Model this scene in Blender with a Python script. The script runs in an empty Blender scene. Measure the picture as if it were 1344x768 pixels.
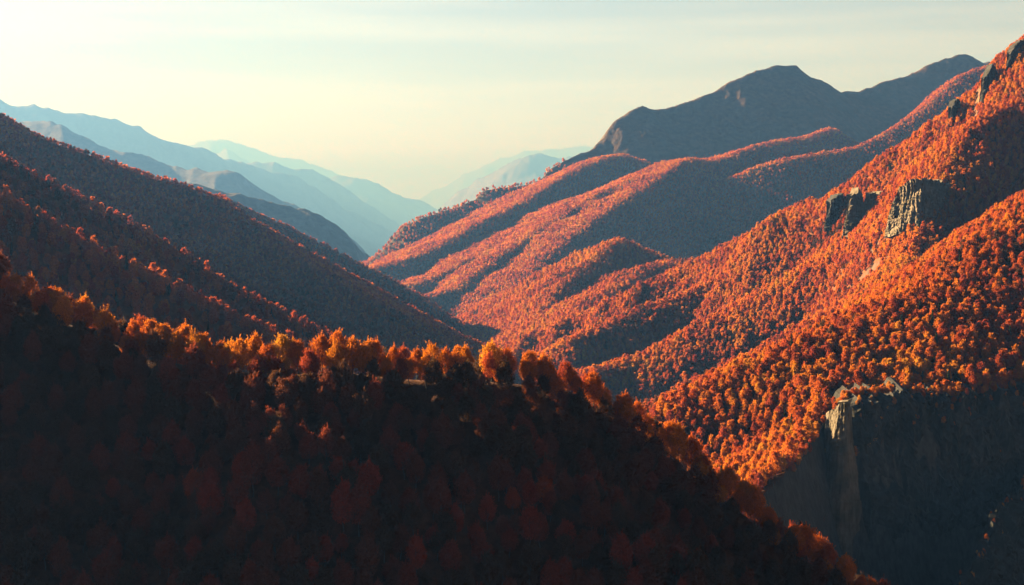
import bpy, math, random, os
import numpy as np
from mathutils import Vector

PREVIEW = False          # bare terrain only, for checking shapes
SEED = 7
rng = np.random.default_rng(SEED)
random.seed(SEED)
F32 = np.float32

# ------------------------------------------------------------------ scene, camera
scene = bpy.context.scene
FPX = 1846.4                       # focal length of the photograph in its own pixels
HORIZON = 275.0
PITCH = math.atan((384 - HORIZON) / FPX)
CP, SP = math.cos(PITCH), math.sin(PITCH)

def P(px, py, Y):
    """a point of the place, seen at (px, py) and Y metres out"""
    u, v = (px - 672) / FPX, (384 - py) / FPX
    dx, dy, dz = u, CP + v * SP, -SP + v * CP
    k = Y / dy
    return np.array([dx * k, Y, dz * k])

def to_px(x, y, z):
    zc = y * CP - z * SP
    yc = y * SP + z * CP
    zc = np.maximum(zc, 1e-3)
    return 672 + FPX * x / zc, 384 - FPX * yc / zc

cam_d = bpy.data.cameras.new('camera')
cam = bpy.data.objects.new('camera', cam_d)
scene.collection.objects.link(cam)
cam.location = (0, 0, 0)
cam.rotation_euler = (math.pi / 2 - PITCH, 0, 0)
cam_d.sensor_width = 36
cam_d.lens = 36 * FPX / 1344
cam_d.clip_start = 1.0
cam_d.clip_end = 500000
scene.camera = cam

# ------------------------------------------------------------------ noise
def _hash(ix, iy, seed):
    h = (ix.astype(np.uint32) * np.uint32(374761393) + iy.astype(np.uint32) * np.uint32(668265263)
         + np.uint32((seed * 2246822519) & 0xFFFFFFFF))
    h = (h ^ (h >> np.uint32(13))) * np.uint32(1274126177)
    h = h ^ (h >> np.uint32(16))
    return h

def noise(x, y, seed=0):
    """gradient noise, about -0.7 .. 0.7"""
    xf, yf = np.floor(x), np.floor(y)
    ix, iy = xf.astype(np.int32), yf.astype(np.int32)
    fx, fy = (x - xf).astype(F32), (y - yf).astype(F32)
    def g(i, j, dx, dy):
        a = _hash(i, j, seed).astype(F32) * F32(2 * math.pi / 4294967296.0)
        return np.cos(a) * dx + np.sin(a) * dy
    u = fx * fx * fx * (fx * (fx * 6 - 15) + 10)
    v = fy * fy * fy * (fy * (fy * 6 - 15) + 10)
    n00 = g(ix, iy, fx, fy)
    n10 = g(ix + 1, iy, fx - 1, fy)
    n01 = g(ix, iy + 1, fx, fy - 1)
    n11 = g(ix + 1, iy + 1, fx - 1, fy - 1)
    a = n00 + u * (n10 - n00)
    b = n01 + u * (n11 - n01)
    return a + v * (b - a)

def fbm(x, y, octaves=4, seed=0, gain=0.5):
    out = np.zeros(np.shape(x), F32)
    amp, fr = 1.0, 1.0
    for o in range(octaves):
        out += amp * noise(x * fr + 17.3 * o, y * fr - 9.1 * o, seed + o)
        amp *= gain
        fr *= 2.03
    return out

# ------------------------------------------------------------------ the ridges of the valley
# crest points are (px, py, Y), always from left to right; near / far = fall of the flank on this and on the other side
HILLS = {}
RIDGES = []
def ridge(hill, pts, near, far, lift=0.0, rnd=8.0, rib=0.0, rib_len=120.0, rib_d=150.0, na=3.0, nl=90.0, maxd=2500.0, soft=0.02, jag=0.0, ribs_on='both'):
    q = np.array([P(*p) for p in pts])
    q[:, 2] += lift
    ax = q[-1, :2] - q[0, :2]; L = np.linalg.norm(ax); ax /= L
    o = q[0, :2].copy()
    u = (q[:, :2] - o) @ ax
    v = (q[:, :2] - o) @ np.array([-ax[1], ax[0]])
    uu = np.linspace(u[0], u[-1], 600)
    vv, zz = np.interp(uu, u, v), np.interp(uu, u, q[:, 2])
    def smooth(a, n):
        n = max(1, int(n)) | 1
        k = np.hanning(n + 2)[1:-1]; k /= k.sum()
        p = np.concatenate([2 * a[0] - a[1:n // 2 + 1][::-1], a, 2 * a[-1] - a[-n // 2:-1][::-1]]) if n > 1 else a
        return np.convolve(p, k, 'valid')[:len(a)] if n > 1 else a
    vv = smooth(vv, 600 * .08); zz = smooth(zz, 600 * soft)
    RIDGES.append(dict(hill=hill, q=q, o=o, ax=ax, uu=uu, vv=vv, zz=zz, near=near, far=far, rnd=rnd, rib=rib, rib_len=rib_len, rib_d=rib_d, na=na, nl=nl,
                       maxd=maxd, jag=jag, ribs_on=ribs_on, seed=len(RIDGES) * 13 + 5))

# the dark wooded hill in front
F_CREST = [(-420, 236, 470), (-200, 318, 455), (0, 392, 440), (100, 430, 432), (190, 472, 426), (300, 488, 420), (380, 492, 416), (450, 490, 414),
           (540, 500, 416), (620, 502, 422), (700, 506, 430), (760, 524, 436), (850, 580, 436), (900, 620, 434), (980, 680, 430), (1050, 732, 426), (1120, 780, 422),
           (1180, 824, 418), (1300, 915, 410)]
ridge('foreground_hill', F_CREST, .78, .6, rnd=4, na=1.6, nl=40, rib=5, rib_len=55, rib_d=40)
ridge('foreground_hill', [(575, 524, 409), (640, 562, 402), (760, 662, 388), (900, 780, 372)], .8, .55, rnd=4, na=1.2, nl=40)

# left side of the valley
ridge('near_left_spur', [(-420, 20, 1130), (-150, 190, 1120), (0, 268, 1100), (70, 312, 1090), (130, 343, 1080), (190, 368, 1070), (280, 412, 1060), (400, 478, 1040)],
      .75, .6, rnd=6, na=4, nl=70, rib=12, rib_len=90)
ridge('middle_left_spur', [(-420, -20, 1540), (-150, 130, 1530), (0, 218, 1520), (60, 246, 1520), (130, 281, 1520), (215, 326, 1520), (250, 351, 1525), (300, 381, 1530), (360, 414, 1540), (430, 446, 1550), (520, 492, 1560)],
      .72, .55, rnd=6, na=4, nl=90, rib=14, rib_len=110)
ridge('great_left_ridge', [(-420, -30, 2300), (-150, 88, 2260), (0, 155, 2220), (60, 185, 2230), (130, 208, 2250), (190, 231, 2270), (250, 248, 2290), (300, 268, 2310),
                           (325, 288, 2320), (340, 303, 2325), (365, 323, 2340), (400, 343, 2370), (450, 368, 2410), (520, 403, 2470), (580, 433, 2520), (650, 461, 2580), (720, 498, 2640)],
      .8, .55, rnd=8, na=5, nl=110, rib=22, rib_len=170, rib_d=120)
ridge('great_left_ridge', [(325, 292, 2330), (372, 332, 2180), (450, 378, 2060), (520, 414, 1980), (560, 432, 1940)], .62, .5, rnd=8, na=3, nl=90)
ridge('far_left_spur', [(290, 258, 3180), (330, 281, 3150), (380, 302, 3130), (440, 332, 3120), (500, 362, 3120), (560, 397, 3130), (600, 424, 3140), (640, 450, 3150)],
      .75, .6, rnd=8, na=6, nl=140, rib=18, rib_len=170)

# hazy ranges on the left
ridge('hazy_left_range', [(-420, 40, 29754), (-150, 95, 28971), (0, 134, 28188), (16, 139, 28188), (62, 146, 28383), (94, 153, 28579), (137, 159, 28579), (168, 166, 28775), (185, 166, 28971), (207, 180, 29166),
                          (227, 192, 29362), (266, 199, 30145), (289, 205, 30537), (312, 215, 30928), (350, 226, 31515), (390, 236, 32103), (422, 256, 32886), (450, 276, 33669), (517, 308, 34843), (580, 340, 36018)],
      .6, .5, rnd=58, soft=.006, jag=207, na=72, nl=1644, rib=328, rib_len=2035, rib_d=1957, maxd=13702)
ridge('hazy_left_range', [(300, 213, 38367), (344, 217, 37975), (363, 217, 37975), (385, 226, 38367), (410, 224, 38758), (426, 231, 39150), (442, 242, 39541), (480, 270, 40324), (530, 300, 41499)],
      .6, .5, rnd=58, soft=.006, jag=207, na=72, nl=1644, rib=291, rib_len=1957, rib_d=1957, maxd=13702)
ridge('hazy_left_foothill', [(-420, 60, 15785), (-150, 120, 15221), (31, 162, 14939), (70, 166, 14798), (117, 184, 14657), (148, 196, 14516), (219, 222, 14375), (254, 228, 14234), (281, 231, 14094), (309, 231, 14094), (336, 245, 14094), (375, 269, 14234),
                             (410, 286, 14375), (450, 311, 14516), (485, 342, 14657), (540, 380, 14939)],
      .62, .55, rnd=45, soft=.006, jag=140, na=49, nl=1017, rib=182, rib_len=1252, rib_d=1174, maxd=11745)
ridge('hazy_left_foothill', [(180, 236, 7000), (260, 246, 7050), (330, 262, 7100), (400, 279, 7150), (423, 286, 7200), (451, 306, 7250), (482, 337, 7350), (515, 366, 7450)],
      .65, .6, rnd=14, soft=.006, jag=38, na=14, nl=300, rib=50, rib_len=380, maxd=3500)
ridge('distant_left_range', [(380, 232, 51678), (435, 236, 50895), (458, 233, 50895), (482, 239, 51286), (509, 252, 51678), (533, 262, 52461), (548, 264, 52852), (575, 280, 53635), (620, 300, 54810)],
      .55, .5, rnd=78, soft=.006, jag=309, na=109, nl=2349, rib=328, rib_len=2740, rib_d=2740, maxd=17617)
ridge('faint_far_peaks', [(180, 205, 74385), (238, 193, 73602), (254, 192, 73210), (273, 185, 72819), (312, 190, 73602), (340, 201, 74385), (371, 207, 75168), (398, 214, 75951), (460, 236, 77517), (520, 262, 78300)],
      .5, .5, rnd=97, soft=.006, jag=414, na=145, nl=3523, rib=437, rib_len=3523, rib_d=3523, maxd=19575)
ridge('faint_far_peaks', [(250, 216, 60682), (281, 204, 60291), (297, 197, 59899), (324, 213, 60682), (360, 232, 61857)],
      .5, .5, rnd=58, soft=.006, jag=256, na=90, nl=2349, rib=291, rib_len=2740, rib_d=2740, maxd=15660)
ridge('faint_far_peaks', [(660, 212, 93960), (705, 199, 93960), (755, 197, 93960), (850, 190, 93960)], .5, .5, rnd=97, soft=.006, jag=414, na=145, nl=4698, rib=364, rib_len=3523, maxd=19575)

# right side, far to near
ridge('hazy_right_mountain', [(560, 288, 46980), (576, 277, 46588), (603, 255, 45805), (627, 240, 45022), (648, 230, 44239), (666, 219, 43848), (689, 207, 43065), (705, 204, 43065), (732, 208, 43065), (755, 205, 43065), (850, 190, 43065), (1000, 180, 43065)],
      .6, .6, rnd=58, soft=.006, jag=286, na=101, nl=1644, rib=291, rib_len=1957, rib_d=1957, maxd=13702)
ridge('great_peak', [(440, 385, 5080), (490, 341, 5150), (513, 321, 5180), (521, 306, 5200), (533, 294, 5220), (564, 284, 5260), (591, 275, 5300), (611, 268, 5340), (625, 264, 5370), (634, 250, 5400), (689, 245, 5550),
                     (713, 235, 5640), (720, 224, 5670), (740, 214, 5750), (763, 202, 5850), (777, 197, 5900), (791, 182, 5950), (803, 163, 6000), (823, 147, 6060), (843, 140, 6100), (856, 144, 6130), (874, 143, 6150), (900, 136, 6180), (936, 122, 6250),
                     (962, 106, 6300), (989, 95, 6350), (1015, 87, 6400), (1044, 86, 6450), (1059, 98, 6480), (1081, 109, 6550), (1103, 121, 6600), (1126, 121, 6650), (1157, 109, 6720), (1192, 100, 6800), (1214, 88, 6850),
                     (1240, 78, 6900), (1267, 70, 6950), (1274, 71, 6970), (1289, 79, 7000), (1305, 85, 7050), (1400, 70, 7200), (1700, 40, 7500)],
      .8, .7, soft=.006, jag=13, rnd=3, na=9, nl=130, rib=34, rib_len=330, rib_d=500, maxd=3500)
# spurs that come down from the great peak
ridge('far_right_spur', [(500, 352, 4400), (560, 333, 4520), (620, 300, 4680), (690, 264, 4900), (752, 226, 5100), (791, 209, 5250), (818, 205, 5350), (850, 215, 5500)],
      1.0, .34, rnd=10, na=6, nl=160, rib=30, rib_len=210, rib_d=140, ribs_on='far')
ridge('far_right_spur', [(541, 376, 4150), (564, 369, 4200), (595, 354, 4280), (634, 332, 4400), (697, 296, 4600), (745, 268, 4780)],
      1.0, .34, rnd=10, na=6, nl=140, rib=26, rib_len=170, rib_d=140, ribs_on='far')
ridge('curving_right_spur', [(620, 442, 3650), (650, 412, 3760), (690, 370, 3900), (720, 338, 4020), (770, 298, 4200), (820, 262, 4350), (860, 238, 4480), (890, 216, 4600), (905, 211, 4650), (940, 213, 4780), (990, 200, 4980), (1059, 182, 5200)],
      1.1, .30, rnd=10, na=6, nl=140, rib=34, rib_len=170, rib_d=120, ribs_on='far')
ridge('curving_right_spur', [(560, 392, 3960), (600, 380, 4020), (666, 330, 4200), (736, 286, 4380), (790, 254, 4520), (850, 229, 4680)],
      .95, .34, rnd=10, na=6, nl=140, rib=24, rib_len=130, rib_d=140, ribs_on='far')
ridge('curving_right_spur', [(940, 213, 4800), (984, 196, 4900), (1015, 188, 5000), (1059, 182, 5150), (1090, 170, 5300)], .7, .4, rnd=8, na=7, nl=140, rib=10, rib_len=150)
ridge('high_right_spur', [(960, 236, 4550), (998, 219, 4560), (1033, 210, 4570), (1073, 204, 4590), (1126, 195, 4620), (1157, 179, 4650), (1183, 164, 4690), (1210, 144, 4730), (1232, 126, 4770), (1258, 102, 4820), (1276, 95, 4850), (1307, 86, 4900), (1360, 70, 4980)],
      .95, .5, rnd=8, na=6, nl=130, rib=20, rib_len=170, rib_d=150, ribs_on='far')
ridge('small_knoll', [(668, 462, 2750), (689, 436, 2800), (712, 409, 2850), (736, 377, 2920), (775, 346, 3020), (798, 325, 3080), (816, 318, 3120), (838, 327, 3160), (869, 340, 3200), (896, 351, 3230), (950, 376, 3260)],
      .95, .42, rnd=8, na=5, nl=90, rib=20, rib_len=130, rib_d=90, ribs_on='far')
ridge('small_knoll', [(690, 455, 2560), (740, 424, 2640), (771, 405, 2700), (822, 373, 2800), (850, 354, 2870), (880, 348, 2920), (910, 347, 2960)],
      .95, .36, rnd=8, na=5, nl=90, rib=14, rib_len=100, rib_d=80, ribs_on='far')

# the long lit ridge on the right, its ribs and its shaded east face
ridge('long_right_ridge', [(655, 470, 2420), (670, 462, 2400), (724, 438, 2370), (763, 422, 2350), (810, 403, 2320), (850, 383, 2290), (905, 353, 2260), (949, 329, 2230), (997, 307, 2200), (1037, 285, 2180), (1077, 269, 2150), (1095, 258, 2140),
                           (1117, 250, 2130), (1148, 227, 2110), (1183, 205, 2090), (1214, 183, 2070), (1245, 158, 2050), (1289, 124, 2030), (1305, 100, 2020), (1324, 80, 2010), (1344, 64, 2000), (1420, 8, 1970), (1600, -60, 1900)],
      .85, .6, rnd=8, na=6, nl=80, rib=60, rib_len=175, rib_d=60, soft=.01)
ridge('long_right_ridge', [(752, 448, 2060), (800, 430, 2080), (850, 408, 2100), (940, 376, 2120), (1010, 336, 2130), (1060, 306, 2135)],
      1.1, .6, rnd=7, na=5, nl=70, rib=10, rib_len=90, rib_d=60)
ridge('long_right_ridge', [(740, 500, 1800), (790, 488, 1820), (850, 470, 1840), (930, 426, 1860), (980, 402, 1870), (1050, 362, 1860), (1110, 330, 1840), (1160, 302, 1810), (1200, 276, 1790), (1222, 250, 1800)],
      .95, .6, rnd=7, na=6, nl=70, rib=30, rib_len=110, rib_d=60)
ridge('long_right_ridge', [(850, 545, 1400), (900, 520, 1430), (980, 480, 1460), (1060, 440, 1480), (1120, 408, 1495), (1160, 386, 1510), (1190, 352, 1560), (1200, 320, 1620), (1212, 280, 1660), (1235, 220, 1710), (1262, 184, 1740), (1300, 152, 1770), (1360, 130, 1800), (1500, 80, 1870)],
      1.0, .72, rnd=7, na=5, nl=70, rib=18, rib_len=80, rib_d=60, soft=.012)

# the bright wooded shoulder above the dark cliff
ridge('cliff_hill', [(820, 592, 930), (868, 552, 940), (914, 526, 948), (982, 488, 955), (1068, 458, 962), (1114, 436, 975), (1159, 410, 992), (1233, 384, 1030), (1254, 364, 1050), (1271, 342, 1065), (1293, 324, 1090), (1320, 302, 1125), (1344, 288, 1160), (1440, 215, 1260), (1600, 130, 1400)],
      .37, .55, rnd=7, na=3, nl=55, rib=7, rib_len=70, rib_d=50)
ridge('cliff_hill', [(985, 690, 735), (1005, 655, 760), (1040, 620, 792), (1060, 594, 836), (1076, 568, 868), (1096, 512, 905)], .9, .42, rnd=3, na=2, nl=40)

FLOOR = -330.0
def floor_z(x, y):
    r = np.sqrt(x * x + y * y)
    return (FLOOR - .035 * np.clip(r - 4000, 0, 40000) + 25 * fbm(x / 900, y / 900, 3, 99)).astype(F32)

# edge of the big cliff (towards this side the ground drops away)
CLIFF_TOP = [(985, 690, 735), (1005, 655, 760), (1040, 612, 795), (1064, 578, 840), (1086, 545, 876), (1110, 525, 866), (1140, 516, 870), (1171, 512, 878), (1215, 513, 881), (1267, 515, 884), (1305, 508, 890), (1344, 502, 897), (1440, 480, 905), (1600, 450, 920)]
CLIFF_Q = np.array([P(*p) for p in CLIFF_TOP])

def seg_eval(q, x, y):
    """nearest point of a polyline in plan: distance, height of the line there, arc length, side (+ left of travel)"""
    best = np.full(x.shape, 1e18, F32)
    zc = np.zeros(x.shape, F32); ss = np.zeros(x.shape, F32); side = np.zeros(x.shape, F32)
    s0 = 0.0
    for a, b in zip(q[:-1], q[1:]):
        dx, dy = F32(b[0] - a[0]), F32(b[1] - a[1])
        L2 = dx * dx + dy * dy
        L = math.sqrt(L2)
        t = ((x - F32(a[0])) * dx + (y - F32(a[1])) * dy) / F32(L2)
        t = np.clip(t, 0, 1)
        ex = x - (F32(a[0]) + t * dx); ey = y - (F32(a[1]) + t * dy)
        d2 = ex * ex + ey * ey
        m = d2 < best
        best = np.where(m, d2, best)
        zc = np.where(m, F32(a[2]) + t * F32(b[2] - a[2]), zc)
        ss = np.where(m, F32(s0) + t * F32(L), ss)
        cr = (dx * ey - dy * ex) / F32(L)
        side = np.where(m, cr, side)
        s0 += L
    return np.sqrt(best), zc, ss, side

def ridge_z(R, x, y):
    ax, o = R['ax'], R['o']
    px, py = x - F32(o[0]), y - F32(o[1])
    u = px * F32(ax[0]) + py * F32(ax[1])
    v = -px * F32(ax[1]) + py * F32(ax[0])
    uc = np.clip(u, R['uu'][0], R['uu'][-1])
    sd, nl = R['seed'], R['nl']
    vc = np.interp(uc, R['uu'], R['vv']).astype(F32)
    zc = np.interp(uc, R['uu'], R['zz']).astype(F32)
    dv = v - vc
    d = np.sqrt(dv * dv + (u - uc) ** 2)
    k = np.clip(dv / np.maximum(d, 1e-3) * 1.5, -1, 1) * 0.5 + 0.5
    slope = R['near'] + (R['far'] - R['near']) * k
    r = R['rnd']
    z = zc - slope * (np.sqrt(d * d + r * r) - r)
    fade = np.clip(d / (nl * 0.5), 0.25, 1)
    z += R['na'] * fade * fbm(x / nl, y / nl, 4, sd)
    if R['jag']:
        jl = nl * .7
        j = (0.3 - np.abs(noise(x / jl, y / jl, sd + 21))) + .5 * (0.3 - np.abs(noise(x / jl * 2.1, y / jl * 2.1, sd + 22))) + .3 * (0.3 - np.abs(noise(x / jl * 4.7, y / jl * 4.7, sd + 23)))
        z += R['jag'] * j
    if R['rib']:
        wl = R['rib_len']
        warp = 0.7 * noise(x / (wl * 2.2), y / (wl * 2.2), sd + 3)
        n = noise(u / wl + warp, d / (wl * 6.0), sd + 7)
        n2 = noise(u / wl * 2.3 + 2 * warp, d / (wl * 3.0), sd + 8)
        rb = (0.35 - np.abs(n)) * 2.0 + 0.5 * (0.3 - np.abs(n2))
        wgt = 1.0 if R['ribs_on'] == 'both' else (.2 + .8 * k if R['ribs_on'] == 'far' else 1 - .8 * k)
        z += R['rib'] * np.clip(d / R['rib_d'], 0, 1) * rb * wgt
    return z, d

def height(x, y, want_owner=False):
    x = np.asarray(x, F32); y = np.asarray(y, F32)
    H = floor_z(x, y)
    top = H.copy()
    own = np.full(x.shape, -1, np.int16)
    for i, R in enumerate(RIDGES):
        q = R['q']; md = R['maxd']
        x0, x1 = q[:, 0].min() - md, q[:, 0].max() + md
        y0, y1 = q[:, 1].min() - md, q[:, 1].max() + md
        m = (x > x0) & (x < x1) & (y > y0) & (y < y1)
        if not m.any():
            continue
        z, d = ridge_z(R, x[m], y[m])
        if R['hill'] == 'cliff_hill' and R['near'] < 1:
            c, zt, cs, side = seg_eval(CLIFF_Q, x[m], y[m])
            past = np.where(side < 0, c, -c) + 4.0 + 3.0 * noise(x[m] / 14, y[m] / 14, 71)
            z = np.where(past > 0, np.minimum(z, zt - 3.0 - 3.2 * past), z)
        h0 = H[m]
        k = R['rnd'] * 0.5
        hm = 0.5 * (h0 + z + np.sqrt((h0 - z) ** 2 + k * k))
        H[m] = hm
        t = top[m]; o = own[m]
        b = z > t
        t[b] = z[b]; o[b] = i
        top[m] = t; own[m] = o
    if want_owner:
        return H, own
    return H

# ------------------------------------------------------------------ materials
def mat(name):
    m = bpy.data.materials.new(name); m.use_nodes = True
    nt = m.node_tree
    for n in list(nt.nodes): nt.nodes.remove(n)
    out = nt.nodes.new('ShaderNodeOutputMaterial')
    return m, nt, out

def ramp(nt, cols, interp='LINEAR'):
    n = nt.nodes.new('ShaderNodeValToRGB')
    cr = n.color_ramp; cr.interpolation = interp
    while len(cr.elements) > 2: cr.elements.remove(cr.elements[-1])
    for i, (p, c) in enumerate(cols):
        e = cr.elements[i] if i < 2 else cr.elements.new(p)
        e.position = p; e.color = (*c, 1)
    return n

def noise_node(nt, vec, scale, detail=4, rough=0.5):
    n = nt.nodes.new('ShaderNodeTexNoise')
    n.inputs['Scale'].default_value = scale; n.inputs['Detail'].default_value = detail; n.inputs['Roughness'].default_value = rough
    if vec is not None: nt.links.new(vec, n.inputs['Vector'])
    return n

def mixc(nt, fac, a, b, mode='MIX'):
    n = nt.nodes.new('ShaderNodeMix'); n.data_type = 'RGBA'; n.blend_type = mode
    for sock, v in ((n.inputs[0], fac), (n.inputs[6], a), (n.inputs[7], b)):
        if hasattr(v, 'is_output'): nt.links.new(v, sock)
        elif isinstance(v, (int, float)): sock.default_value = v
        else: sock.default_value = (*v, 1)
    return n.outputs[2]

def maths(nt, op, a, b=None, clamp=False):
    n = nt.nodes.new('ShaderNodeMath'); n.operation = op; n.use_clamp = clamp
    for i, v in enumerate((a, b)):
        if v is None: continue
        if hasattr(v, 'is_output'): nt.links.new(v, n.inputs[i])
        else: n.inputs[i].default_value = v
    return n.outputs[0]

def hill_material(name, soil_a, soil_b, rock, scale, bump, steep=(0.70, 0.80)):
    """leaf litter and low growth on the gentle ground, bare rock where it is steep"""
    m, nt, out = mat(name)
    geo = nt.nodes.new('ShaderNodeNewGeometry')
    pos = geo.outputs['Position']
    n1 = noise_node(nt, pos, 1 / scale, 6, 0.6)
    n2 = noise_node(nt, pos, 1 / (scale * 0.13), 5, 0.65)
    f1 = ramp(nt, [(0.35, (0, 0, 0)), (0.65, (1, 1, 1))]); nt.links.new(n1.outputs['Fac'], f1.inputs[0])
    soil = mixc(nt, f1.outputs[0], soil_a, soil_b)
    spk = ramp(nt, [(0.35, (0.55, 0.55, 0.55)), (0.7, (1.25, 1.2, 1.15))]); nt.links.new(n2.outputs['Fac'], spk.inputs[0])
    soil = mixc(nt, 1.0, soil, spk.outputs[0], 'MULTIPLY')
    mp = nt.nodes.new('ShaderNodeMapping'); mp.inputs['Scale'].default_value = (1, 1, .22)
    nt.links.new(pos, mp.inputs['Vector'])
    n3 = noise_node(nt, mp.outputs[0], 1 / (scale * 0.10), 6, 0.65)
    rk = ramp(nt, [(0.3, tuple(c * .45 for c in rock)), (0.75, tuple(c * 1.25 for c in rock))]); nt.links.new(n3.outputs['Fac'], rk.inputs[0])
    sep = nt.nodes.new('ShaderNodeSeparateXYZ'); nt.links.new(geo.outputs['True Normal'], sep.inputs[0])
    nz = maths(nt, 'ADD', sep.outputs[2], maths(nt, 'MULTIPLY', maths(nt, 'SUBTRACT', n2.outputs['Fac'], 0.5), 0.12))
    st = ramp(nt, [(steep[0], (1, 1, 1)), (steep[1], (0, 0, 0))]); nt.links.new(nz, st.inputs[0])
    col = mixc(nt, st.outputs[0], soil, rk.outputs[0])
    b = nt.nodes.new('ShaderNodeBsdfPrincipled')
    b.inputs['Roughness'].default_value = 0.95
    b.inputs['Specular IOR Level'].default_value = 0.1
    nt.links.new(col, b.inputs['Base Color'])
    bp = nt.nodes.new('ShaderNodeBump'); bp.inputs['Strength'].default_value = 0.7; bp.inputs['Distance'].default_value = bump
    nt.links.new(n2.outputs['Fac'], bp.inputs['Height']); nt.links.new(bp.outputs[0], b.inputs['Normal'])
    nt.links.new(b.outputs[0], out.inputs['Surface'])
    return m

M_NEAR = hill_material('forest_floor', (.075, .030, .014), (.12, .044, .018), (.075, .068, .06), 25, 1.0, (.42, .52))
M_MID = hill_material('wooded_slope', (.15, .052, .022), (.22, .080, .028), (.11, .085, .065), 60, 2.0, (.40, .50))
M_FAR = hill_material('mountain_side', (.060, .045, .030), (.11, .060, .032), (.10, .09, .08), 180, 8.0, (.50, .62))
M_DIST = hill_material('distant_mountain', (.055, .050, .042), (.080, .065, .048), (.10, .095, .09), 400, 20.0, (.55, .7))

HILL_INFO = {   # hill: (material, label, category)
 'foreground_hill': (M_NEAR, 'dark wooded hill falling from left to right across the front of the valley', 'hill'),
 'near_left_spur': (M_MID, 'shaded wooded spur just behind the front hill at the left edge', 'hill'),
 'middle_left_spur': (M_MID, 'shaded spur whose crest is a long thin line of sunlit trees', 'hill'),
 'great_left_ridge': (M_MID, 'big blue shaded ridge with steep rounded nose on the left of the valley', 'hill'),
 'far_left_spur': (M_FAR, 'small dark spur showing past the nose of the big left ridge', 'hill'),
 'hazy_left_range': (M_DIST, 'pale hazy range with small summits above the shaded left ridge', 'mountain'),
 'hazy_left_foothill': (M_DIST, 'grey green hazy foothills below the pale left range', 'hill'),
 'distant_left_range': (M_DIST, 'very pale small range ending at the hazy mouth of the valley', 'mountain'),
 'faint_far_peaks': (M_DIST, 'faintest peaks almost lost in the bright haze at the skyline', 'mountain'),
 'hazy_right_mountain': (M_DIST, 'pale double topped mountain beyond the foot of the great peak', 'mountain'),
 'great_peak': (M_FAR, 'tall blue shaded mountain wall with a flat topped summit', 'mountain'),
 'far_right_spur': (M_FAR, 'ribbed salmon spurs descending below the cliffy left end of the great peak', 'hill'),
 'curving_right_spur': (M_FAR, 'long curving spur with sunlit left flank and broad shaded face', 'hill'),
 'high_right_spur': (M_FAR, 'high spur with thin lit rim between the great peak and the orange ridge', 'hill'),
 'small_knoll': (M_MID, 'small rounded wooded knoll at the foot of the curving spur', 'hill'),
 'long_right_ridge': (M_MID, 'long bright orange wooded ridge running down from the right edge to the valley', 'hill'),
 'cliff_hill': (M_NEAR, 'vivid orange wooded shoulder above the dark cliff on the right', 'hill'),
 'ground': (M_DIST, 'valley floor and hazy plain running out between the mountains', 'ground'),
}

# ------------------------------------------------------------------ terrain sheet (rays of the camera by distance), shared out among the hills
def build_terrain():
    q = 0.75 if PREVIEW else 1.0
    th = np.concatenate([np.linspace(-100, -23, int(110 * q), endpoint=False), np.linspace(-23, 23, int(900 * q), endpoint=False), np.linspace(23, 70, int(80 * q))])
    th = np.radians(th)
    zones = [(40, 300, 40), (300, 520, 120), (520, 700, 40), (700, 1100, 140), (1100, 1450, 80), (1450, 2700, 270), (2700, 5800, 330), (5800, 7300, 150),
             (7300, 16000, 80), (16000, 23000, 120), (23000, 43000, 180), (43000, 60000, 90), (60000, 105000, 110), (105000, 170000, 20)]
    rr = np.concatenate([np.linspace(a, b, int(n * q), endpoint=False) for a, b, n in zones] + [[170000.0]])
    R, T = np.meshgrid(rr, th, indexing='ij')
    X = (R * np.sin(T)).astype(F32); Y = (R * np.cos(T)).astype(F32)
    H, own = height(X, Y, True)
    nr, nt_ = X.shape
    idx = np.arange(nr * nt_).reshape(nr, nt_)
    quads = np.stack([idx[:-1, :-1], idx[:-1, 1:], idx[1:, 1:], idx[1:, :-1]], -1).reshape(-1, 4)
    fo = own[:-1, :-1].reshape(-1)
    names = [R_['hill'] for R_ in RIDGES]
    hill_ids = {}
    V = np.stack([X.ravel(), Y.ravel(), H.ravel()], -1)
    owner_name = np.array(names + ['ground'])
    fn = owner_name[fo]           # -1 -> last = ground
    for hn, (m, lab, cat) in HILL_INFO.items():
        f = quads[fn == hn]
        if not len(f): continue
        used, inv = np.unique(f.ravel(), return_inverse=True)
        me = bpy.data.meshes.new(hn)
        me.vertices.add(len(used)); me.vertices.foreach_set('co', V[used].ravel())
        me.loops.add(len(inv)); me.loops.foreach_set('vertex_index', inv.astype(np.int32))
        me.polygons.add(len(f)); me.polygons.foreach_set('loop_start', np.arange(0, len(inv), 4, dtype=np.int32))
        me.polygons.foreach_set('use_smooth', np.ones(len(f), bool))
        me.update(calc_edges=True)
        me.materials.append(m)
        o = bpy.data.objects.new(hn, me); scene.collection.objects.link(o)
        o['kind'] = 'structure'; o['label'] = lab; o['category'] = cat
    # highest elevation angle met on the way out, per column (for leaving out trees nobody can see)
    el = H / R
    hor = np.maximum.accumulate(el, axis=0)
    return th, rr, hor, V
TH, RR, HOR, TV = build_terrain()

def mesh_from(name, V, F, mats, mi=None):
    me = bpy.data.meshes.new(name)
    me.from_pydata([tuple(v) for v in V], [], [tuple(f) for f in F])
    for m in mats: me.materials.append(m)
    if mi is not None: me.polygons.foreach_set('material_index', np.asarray(mi, np.int32))
    me.update()
    return me

# ------------------------------------------------------------------ rock faces
def hit(px, py, y0=300.0, y1=8000.0):
    """where the sight line through (px, py) meets the ground"""
    ys = np.exp(np.linspace(math.log(y0), math.log(y1), 6000))
    d = P(px, py, 1.0)
    h = height(d[0] * ys, ys); k = np.argmax(h > d[2] * ys)
    return np.array([d[0] * ys[k], ys[k], float(h[k])])

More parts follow.
